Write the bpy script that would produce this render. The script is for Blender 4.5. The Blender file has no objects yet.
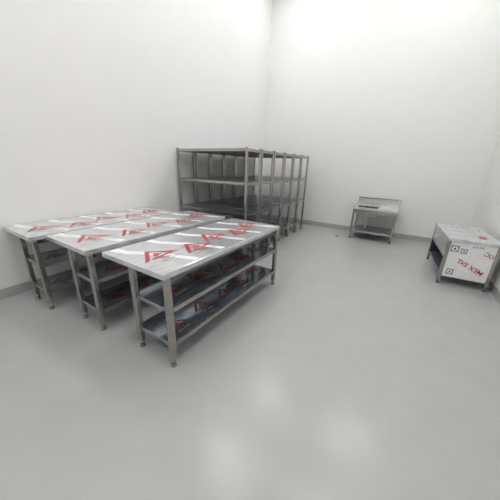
import bpy, bmesh, math, random
from mathutils import Vector, Matrix
random.seed(3)
S=bpy.context.scene
COL=bpy.context.collection
S.view_settings.view_transform='Standard'
S.view_settings.look='None'

# ---------------------------------------------------------------- materials
def new_mat(name):
    m=bpy.data.materials.new(name); m.use_nodes=True
    return m, m.node_tree.nodes, m.node_tree.links, m.node_tree.nodes['Principled BSDF']
def plain(name,col,rough=.5,metal=0,noise=0,scale=(3,3,3),bump=0,spec=.5):
    m,n,l,b=new_mat(name)
    b.inputs['Roughness'].default_value=rough; b.inputs['Metallic'].default_value=metal
    b.inputs['Specular IOR Level'].default_value=spec
    b.inputs['Base Color'].default_value=(*col,1)
    if noise:
        tc=n.new('ShaderNodeTexCoord'); mp=n.new('ShaderNodeMapping'); mp.inputs['Scale'].default_value=scale
        nz=n.new('ShaderNodeTexNoise'); nz.inputs['Detail'].default_value=5
        r=n.new('ShaderNodeValToRGB')
        r.color_ramp.elements[0].position=.3; r.color_ramp.elements[1].position=.7
        r.color_ramp.elements[0].color=(*[c*(1-noise) for c in col],1)
        r.color_ramp.elements[1].color=(*[min(1,c*(1+noise)) for c in col],1)
        l.new(tc.outputs['Object'],mp.inputs[0]); l.new(mp.outputs[0],nz.inputs['Vector'])
        l.new(nz.outputs['Fac'],r.inputs[0]); l.new(r.outputs[0],b.inputs['Base Color'])
        if bump:
            bp=n.new('ShaderNodeBump'); bp.inputs['Strength'].default_value=bump; bp.inputs['Distance'].default_value=.005
            l.new(nz.outputs['Fac'],bp.inputs['Height']); l.new(bp.outputs[0],b.inputs['Normal'])
    return m
M_wall=plain('wall_paint',(.82,.82,.81),.6,0,.01,(.8,.8,.8),spec=.2)
M_ceil=plain('ceiling_paint',(.85,.85,.84),.7)
M_floor=plain('epoxy_floor',(.42,.422,.42),.24,0,.025,(1.2,1.2,1.2),.02,spec=.5)
M_base=plain('grey_coving',(.42,.42,.42),.45,0,.02)
M_steel=plain('brushed_steel',(.42,.40,.37),.22,1,.2,(2,2,40))
M_steeld=plain('steel_dark',(.20,.20,.21),.35,1,.1,(4,4,30))
M_film=plain('filmed_steel_top',(.68,.69,.71),.14,.5,.13,(6,1.5,1),.12)
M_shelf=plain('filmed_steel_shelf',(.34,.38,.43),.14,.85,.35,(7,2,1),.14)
M_rshelf=plain('rack_shelf_steel',(.25,.29,.36),.28,.7,.15,(3,3,3))
M_white=plain('film_white',(.84,.84,.85),.3,0,.03)
M_pale=plain('film_pale_print',(.62,.63,.65),.25,.3,.05)
M_red=plain('film_red_print',(.42,.04,.045),.35)
M_reds=plain('film_dark_red_print',(.28,.045,.05),.3,.3)  # darker red for the prints on the table shelves
M_grey=plain('film_grey_print',(.25,.26,.28),.4)
M_black=plain('black_print',(.03,.03,.035),.5)
M_rubber=plain('foot_plastic',(.12,.12,.12),.5)
M_emit=bpy.data.materials.new('led_panel'); M_emit.use_nodes=True
_n=M_emit.node_tree; _b=_n.nodes['Principled BSDF']
_b.inputs['Emission Color'].default_value=(1,.99,.97,1); _b.inputs['Emission Strength'].default_value=12.6

# ---------------------------------------------------------------- mesh builder
class B:
    def __init__(s,mats): s.bm=bmesh.new(); s.mats=mats
    def _fin(s,verts,mat,smooth=False):
        fs=set(f for v in verts for f in v.link_faces)
        for f in fs: f.material_index=s.mats.index(mat); f.smooth=smooth
    def box(s,a,b,mat,bev=.003):
        a=Vector(a); b=Vector(b)
        t=bmesh.new(); bmesh.ops.create_cube(t,size=1)
        for v in t.verts: v.co=Vector(((a[i]+b[i])/2+v.co[i]*(b[i]-a[i]) for i in range(3)))
        if bev: bmesh.ops.bevel(t,geom=list(t.edges),offset=bev,segments=2,affect='EDGES',profile=.5)
        me=bpy.data.meshes.new('t'); 
        for f in t.faces: f.material_index=s.mats.index(mat)
        t.to_mesh(me); t.free(); s.bm.from_mesh(me); bpy.data.meshes.remove(me)
    def cyl(s,p,q,r,mat,r2=None,seg=20):
        p=Vector(p); q=Vector(q); d=q-p
        M=Matrix.Translation((p+q)/2)@d.to_track_quat('Z','Y').to_matrix().to_4x4()
        g=bmesh.ops.create_cone(s.bm,cap_ends=True,segments=seg,radius1=r,radius2=r if r2 is None else r2,depth=d.length,matrix=M)
        s._fin(g['verts'],mat)
        for f in set(f for v in g['verts'] for f in v.link_faces):
            if len(f.verts)==4: f.smooth=True
    def poly(s,pts,mat):
        f=s.bm.faces.new([s.bm.verts.new(p) for p in pts]); f.material_index=s.mats.index(mat); return f
    def text(s,txt,size,M,mat):
        c=bpy.data.curves.new('t','FONT'); c.body=txt; c.size=size; c.align_x='CENTER'; c.align_y='CENTER'; c.offset=size*.014
        o=bpy.data.objects.new('t',c); COL.objects.link(o)
        dg=bpy.context.evaluated_depsgraph_get(); me=bpy.data.meshes.new_from_object(o.evaluated_get(dg))
        t=bmesh.new(); t.from_mesh(me); t.transform(M)
        for f in t.faces: f.material_index=s.mats.index(mat)
        m2=bpy.data.meshes.new('t2'); t.to_mesh(m2); t.free(); s.bm.from_mesh(m2)
        bpy.data.objects.remove(o); bpy.data.curves.remove(c); bpy.data.meshes.remove(me); bpy.data.meshes.remove(m2)
    def done(s,name,loc=(0,0,0),rz=0):
        me=bpy.data.meshes.new(name)
        for m in s.mats: me.materials.append(m)
        s.bm.to_mesh(me); s.bm.free()
        o=bpy.data.objects.new(name,me); COL.objects.link(o); o.location=loc; o.rotation_euler=(0,0,rz); return o
def slab(name,a,b,mat):
    bb=B([mat]); c=[(a[i]+b[i])/2 for i in range(3)]
    bb.box([a[i]-c[i] for i in range(3)],[b[i]-c[i] for i in range(3)],mat,0)
    return bb.done(name,c)

# ---------------------------------------------------------------- room
X0,X1,Y0,Y1,HC=-3.60,1.26,-3.0,6.52,5.6
slab('floor',(X0-.2,Y0-.2,-.1),(X1+.2,Y1+.2,0),M_floor)
slab('ceiling',(X0-.2,Y0-.2,HC),(X1+.2,Y1+.2,HC+.1),M_ceil)
slab('wall_left',(X0-.15,Y0,0),(X0,Y1,HC),M_wall)
slab('wall_right',(X1,Y0,0),(X1+.15,Y1,HC),M_wall)
slab('wall_back',(X0-.15,Y1,0),(X1+.15,Y1+.15,HC),M_wall)
slab('wall_front',(X0-.15,Y0-.15,0),(X1+.15,Y0,HC),M_wall)
hb=.11
slab('baseboard_left',(X0,Y0,0),(X0+.012,Y1,hb),M_base)
slab('baseboard_right',(X1-.012,Y0,0),(X1,Y1,hb),M_base)
slab('baseboard_back',(X0+.012,Y1-.012,0),(X1-.012,Y1,hb),M_base)
slab('baseboard_front',(X0+.012,Y0,0),(X1-.012,Y0+.012,hb),M_base)

# LED ceiling panels
for ix,x in enumerate((-2.4,0.0)):
    for iy,y in enumerate((-1.6,0.8,3.2,5.4)):
        b=B([M_emit,M_steel])
        b.box((-.62,-.32,0),(.62,.32,.05),M_steel,.004)
        b.box((-.6,-.3,-.004),(.6,.3,.0),M_emit,0)
        b.done('ceiling_light_panel',(x,y,HC-.05))

# ---------------------------------------------------------------- film prints
def logo(b,cx,cy,z,s,rot,dark=False):
    c,sn=math.cos(rot),math.sin(rot)
    def P(x,y,dz=0): return (cx+(x*c-y*sn)*s,cy+(x*sn+y*c)*s,z+dz)
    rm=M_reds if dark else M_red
    b.poly([P(-.85,-.40),P(-.64,-.40),P(.01,.34),P(.0,.60)],rm)
    b.poly([P(.0,.60),P(.01,.34),P(.56,-.26),P(.85,-.40)],rm)
    b.poly([P(-.50,-.40),P(.85,-.40),P(.56,-.26),P(-.38,-.26)],rm)
    b.poly([P(-.20,-.16),P(.30,-.16),P(.03,.14)],rm)
    R=Matrix.Translation((cx,cy,z))@Matrix.Rotation(rot,4,'Z')
    b.text('STEEL',.22*s,R@Matrix.Translation((0,-.58*s,0)),rm)
    b.text('stainless steel film',.14*s,R@Matrix.Translation((0,-.80*s,0)),M_grey if not dark else M_pale)

def table(name,x0,x1,y0,y1,lx0,lx1,seed):
    rnd=random.Random(seed)
    cx,cy=(x0+x1)/2,(y0+y1)/2
    W,L=(x1-x0)/2,(y1-y0)/2
    a0,a1=lx0-cx,lx1-cx
    b=B([M_steel,M_film,M_shelf,M_white,M_pale,M_red,M_reds,M_grey,M_rubber,M_steeld])
    H=.80
    b.box((-W,-L,H-.045),(W,L,H),M_film,.006)
    # folded lip and under-frame channels
    for sx in (a0+.03,a1-.07): b.box((sx,-L+.05,H-.085),(sx+.04,L-.05,H-.045),M_steeld,.002)
    for yy in (-L+.06,-.03,L-.1): b.box((-W+.03,yy,H-.085),(W-.03,yy+.04,H-.046),M_steeld,.002)
    t=.046
    for lx in (a0,a1-t):
        for ly in (-L+.02,L-.02-t):
            b.box((lx,ly,.06),(lx+t,ly+t,H-.045),M_steel,.008)
            b.cyl((lx+t/2,ly+t/2,.02),(lx+t/2,ly+t/2,.065),.019,M_steel)
            b.cyl((lx+t/2,ly+t/2,0),(lx+t/2,ly+t/2,.022),.024,M_steel,.018)
    for z in (.21,.51):
        b.box((a0+.012,-L+.035,z-.035),(a1-.012,L-.035,z),M_shelf,.004)
        # rolled steel front lips
        b.box((a0+.006,-L+.07,z-.037),(a0+.012,L-.07,z+.002),M_steel,.001)
        b.box((a1-.012,-L+.07,z-.037),(a1-.006,L-.07,z+.002),M_steel,.001)
        n=5
        for i in range(n):
            yy=-L+.24+(2*L-.48)*i/(n-1)+rnd.uniform(-.03,.03)
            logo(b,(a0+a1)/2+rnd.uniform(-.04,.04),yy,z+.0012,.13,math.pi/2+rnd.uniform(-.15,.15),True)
    n=5
    for i in range(n):
        yy=-L+.22+(2*L-.44)*i/(n-1)
        # white swash running diagonally across the film beside each mark
        b.poly([(-W+.03,yy-.17,H+.0006),(-W+.2,yy-.13,H+.0006),(-W+.42,yy+.0,H+.0006),(W-.03,yy+.10,H+.0006),(W-.03,yy+.16,H+.0006),(-W+.36,yy+.05,H+.0006),(-W+.14,yy-.08,H+.0006),(-W+.03,yy-.10,H+.0006)],M_white)
        logo(b,.05+(.06 if i%2 else -.04),yy,H+.0014,.20,math.pi/2+.12,False)
    return b.done(name,(cx,cy,0))
table('steel_work_table',-1.99,-1.24,.93,2.71,-1.68,-1.24,1)
table('steel_work_table',-2.86,-2.12,.86,2.74,-2.50,-2.12,2)
table('steel_work_table',-3.58,-2.90,.74,2.50,-3.30,-2.90,3)

# ---------------------------------------------------------------- racks
def rack(y0,y1):
    x0,x1=-3.57,-2.07; cx,cy=(x0+x1)/2,(y0+y1)/2; W,D=(x1-x0)/2,(y1-y0)/2
    b=B([M_steel,M_rshelf,M_rubber,M_white,M_red,M_steeld])
    t=.036;H=1.76
    for lx in (-W,W-t):
        for ly in (-D,D-t):
            b.box((lx,ly,.05),(lx+t,ly+t,H),M_steel,.006)
            b.cyl((lx+t/2,ly+t/2,0),(lx+t/2,ly+t/2,.055),.016,M_rubber)
    for z in (.24,.75,1.25,1.74):
        b.box((-W+.01,-D+.01,z-.006),(W-.01,D-.01,z),M_rshelf,.001)
        for yy in (-D+.004,D-.022): b.box((-W+t,yy,z-.04),(W-t,yy+.018,z+.003),M_steel,.002)
        for xx in (-W+.004,W-.022): b.box((xx,-D+t,z-.04),(xx+.018,D-t,z+.003),M_steel,.002)
        b.box((-W+.03,-.03,z-.032),(W-.03,.03,z-.006),M_steeld,.002)
    b.done('steel_shelving_rack',(cx,cy,0))
for i in range(6): rack(3.2+i*.45,3.2+i*.45+.43)

# ---------------------------------------------------------------- sink unit
def sink():
    b=B([M_steel,M_film,M_steeld,M_rubber,M_white,M_rshelf])
    W,D,H=.44,.34,.71
    bx0,bx1,by0,by1=-.36,.04,-.25,.19
    z0,z1=H-.04,H
    b.box((-W,-D,z0),(bx0,D,z1),M_film,.003); b.box((bx1,-D,z0),(W,D,z1),M_film,.003)
    b.box((bx0,-D,z0),(bx1,by0,z1),M_film,.003); b.box((bx0,by1,z0),(bx1,D,z1),M_film,.003)
    bz=H-.2; k=.006
    b.box((bx0,by0,bz),(bx1,by1,bz+k),M_steeld,.001)
    b.box((bx0-k,by0,bz),(bx0,by1,z0+.01),M_steel,.001); b.box((bx1,by0,bz),(bx1+k,by1,z0+.01),M_steel,.001)
    b.box((bx0,by0-k,bz),(bx1,by0,z0+.01),M_steel,.001); b.box((bx0,by1,bz),(bx1,by1+k,z0+.01),M_steel,.001)
    b.cyl((-.16,-.02,bz-.03),(-.16,-.02,bz+.009),.04,M_rubber)
    b.cyl((-.16,-.02,.2),(-.16,-.02,bz),.022,M_white)
    b.box((-W,D-.02,H),(W,D,H+.17),M_film,.004)
    b.box((-W,D-.045,H+.155),(W,D,H+.17),M_steel,.003)
    b.box((-W,-D,H),(-W+.012,D,H+.012),M_steel,.002); b.box((W-.012,-D,H),(W,D,H+.012),M_steel,.002)
    t=.04
    for lx in (-W+.01,W-.01-t):
        for ly in (-D+.01,D-.01-t):
            b.box((lx,ly,.05),(lx+t,ly+t,z0),M_steel,.007)
            b.cyl((lx+t/2,ly+t/2,0),(lx+t/2,ly+t/2,.055),.016,M_rubber)
    b.box((-W+.02,-D+.02,.17),(W-.02,D-.02,.2),M_rshelf,.003)
    for ly in (-D+.014,D-.04): b.box((-W+.04,ly,.155),(W-.04,ly+.026,.203),M_steel,.002)
    b.box((-W+.04,-D+.014,H-.12),(W-.04,-D+.035,z0),M_steel,.002)
    b.done('stainless_sink_table',(-.47,6.12,0))
sink()

# ---------------------------------------------------------------- cabinet with filmed panels
def cabinet():
    b=B([M_steel,M_film,M_steeld,M_rubber,M_white,M_pale,M_red,M_black,M_rshelf,M_grey])
    W,D,H=.275,.58,.67
    b.box((-W-.01,-D-.01,H-.04),(W+.01,D+.01,H),M_film,.005)
    t=.04
    for lx in (-W,W-t):
        for ly in (-D,D-t):
            b.box((lx,ly,.05),(lx+t,ly+t,H-.04),M_steel,.007)
            b.cyl((lx+t/2,ly+t/2,0),(lx+t/2,ly+t/2,.055),.017,M_rubber)
    b.box((-W+.03,-D+.008,.12),(W-.005,-D+.02,H-.04),M_white,.002)
    b.box((W-.02,-D+.03,.12),(W-.01,D-.03,H-.04),M_steel,.002)
    b.box((-W+.02,D-.02,.12),(W-.02,D-.01,H-.04),M_steel,.002)
    for z in (.16,.40): b.box((-W+.012,-D+.02,z-.03),(W-.02,D-.02,z),M_rshelf,.003)
    b.box((-W+.008,-D+.035,.40),(-W+.02,D-.035,H-.04),M_film,.002)
    yp=-D+.006
    F=Matrix.Translation((0,yp,0))@Matrix.Rotation(math.pi/2,4,'X')
    b.text('MEX SXL',.085,F@Matrix.Translation((.03,.31,0))@Matrix.Rotation(math.pi-.45,4,'Z'),M_red)
    b.text('OC',.07,F@Matrix.Translation((.18,.50,0))@Matrix.Rotation(math.pi-.45,4,'Z'),M_red)
    for (px,pz,s) in ((-.18,.53,.045),(-.08,.51,.035),(-.16,.20,.04)):
        pts=[(px-s,yp,pz-s),(px+s,yp,pz-s),(px+s,yp,pz+s),(px-s,yp,pz+s)]
        b.poly(pts,M_grey)
        b.poly([(px+.75*s*math.cos(a),yp-.001,pz+.75*s*math.sin(a)) for a in [i*math.pi/8 for i in range(16)]],M_white)
        b.poly([(px-.4*s,yp-.002,pz-.3*s),(px+.4*s,yp-.002,pz-.3*s),(px,yp-.002,pz+.5*s)],M_black)
    b.text('SUS 304',.035,F@Matrix.Translation((.05,.585,0)),M_grey)
    for i in range(4):
        yy=-D+.15+i*.28
        b.poly([(-W+.02,yy-.05,H+.0006),(W-.02,yy,H+.0006),(W-.02,yy+.02,H+.0006),(-W+.02,yy-.02,H+.0006)],M_pale)
    b.text('MEX',.12,Matrix.Translation((.14,-.3,H+.0014))@Matrix.Rotation(1.4,4,'Z'),M_red)
    b.done('stainless_cabinet_table',(.875,4.68,0),math.radians(3))
cabinet()

# floor drain
b=B([M_black,M_steel])
b.cyl((0,0,0),(0,0,.006),.05,M_steel); b.cyl((0,0,.006),(0,0,.008),.036,M_black)
b.done('floor_drain',(-1.15,5.76,0))

# ---------------------------------------------------------------- world, camera
w=bpy.data.worlds.new('world'); S.world=w; w.use_nodes=True
w.node_tree.nodes['Background'].inputs[0].default_value=(1,1,1,1); w.node_tree.nodes['Background'].inputs[1].default_value=.2
cd=bpy.data.cameras.new('camera'); cam=bpy.data.objects.new('camera',cd); COL.objects.link(cam)
cd.lens=241.5/500*36; cd.sensor_width=36; cd.clip_start=.02
R=Matrix(((.8457,-.2007,.4946),(.5328,.2631,-.8043),(.0313,.9437,.3294)))
q=R.to_quaternion(); q.normalize()
cam.matrix_world=Matrix.Translation((0,0,1.5))@q.to_matrix().to_4x4()
S.camera=cam
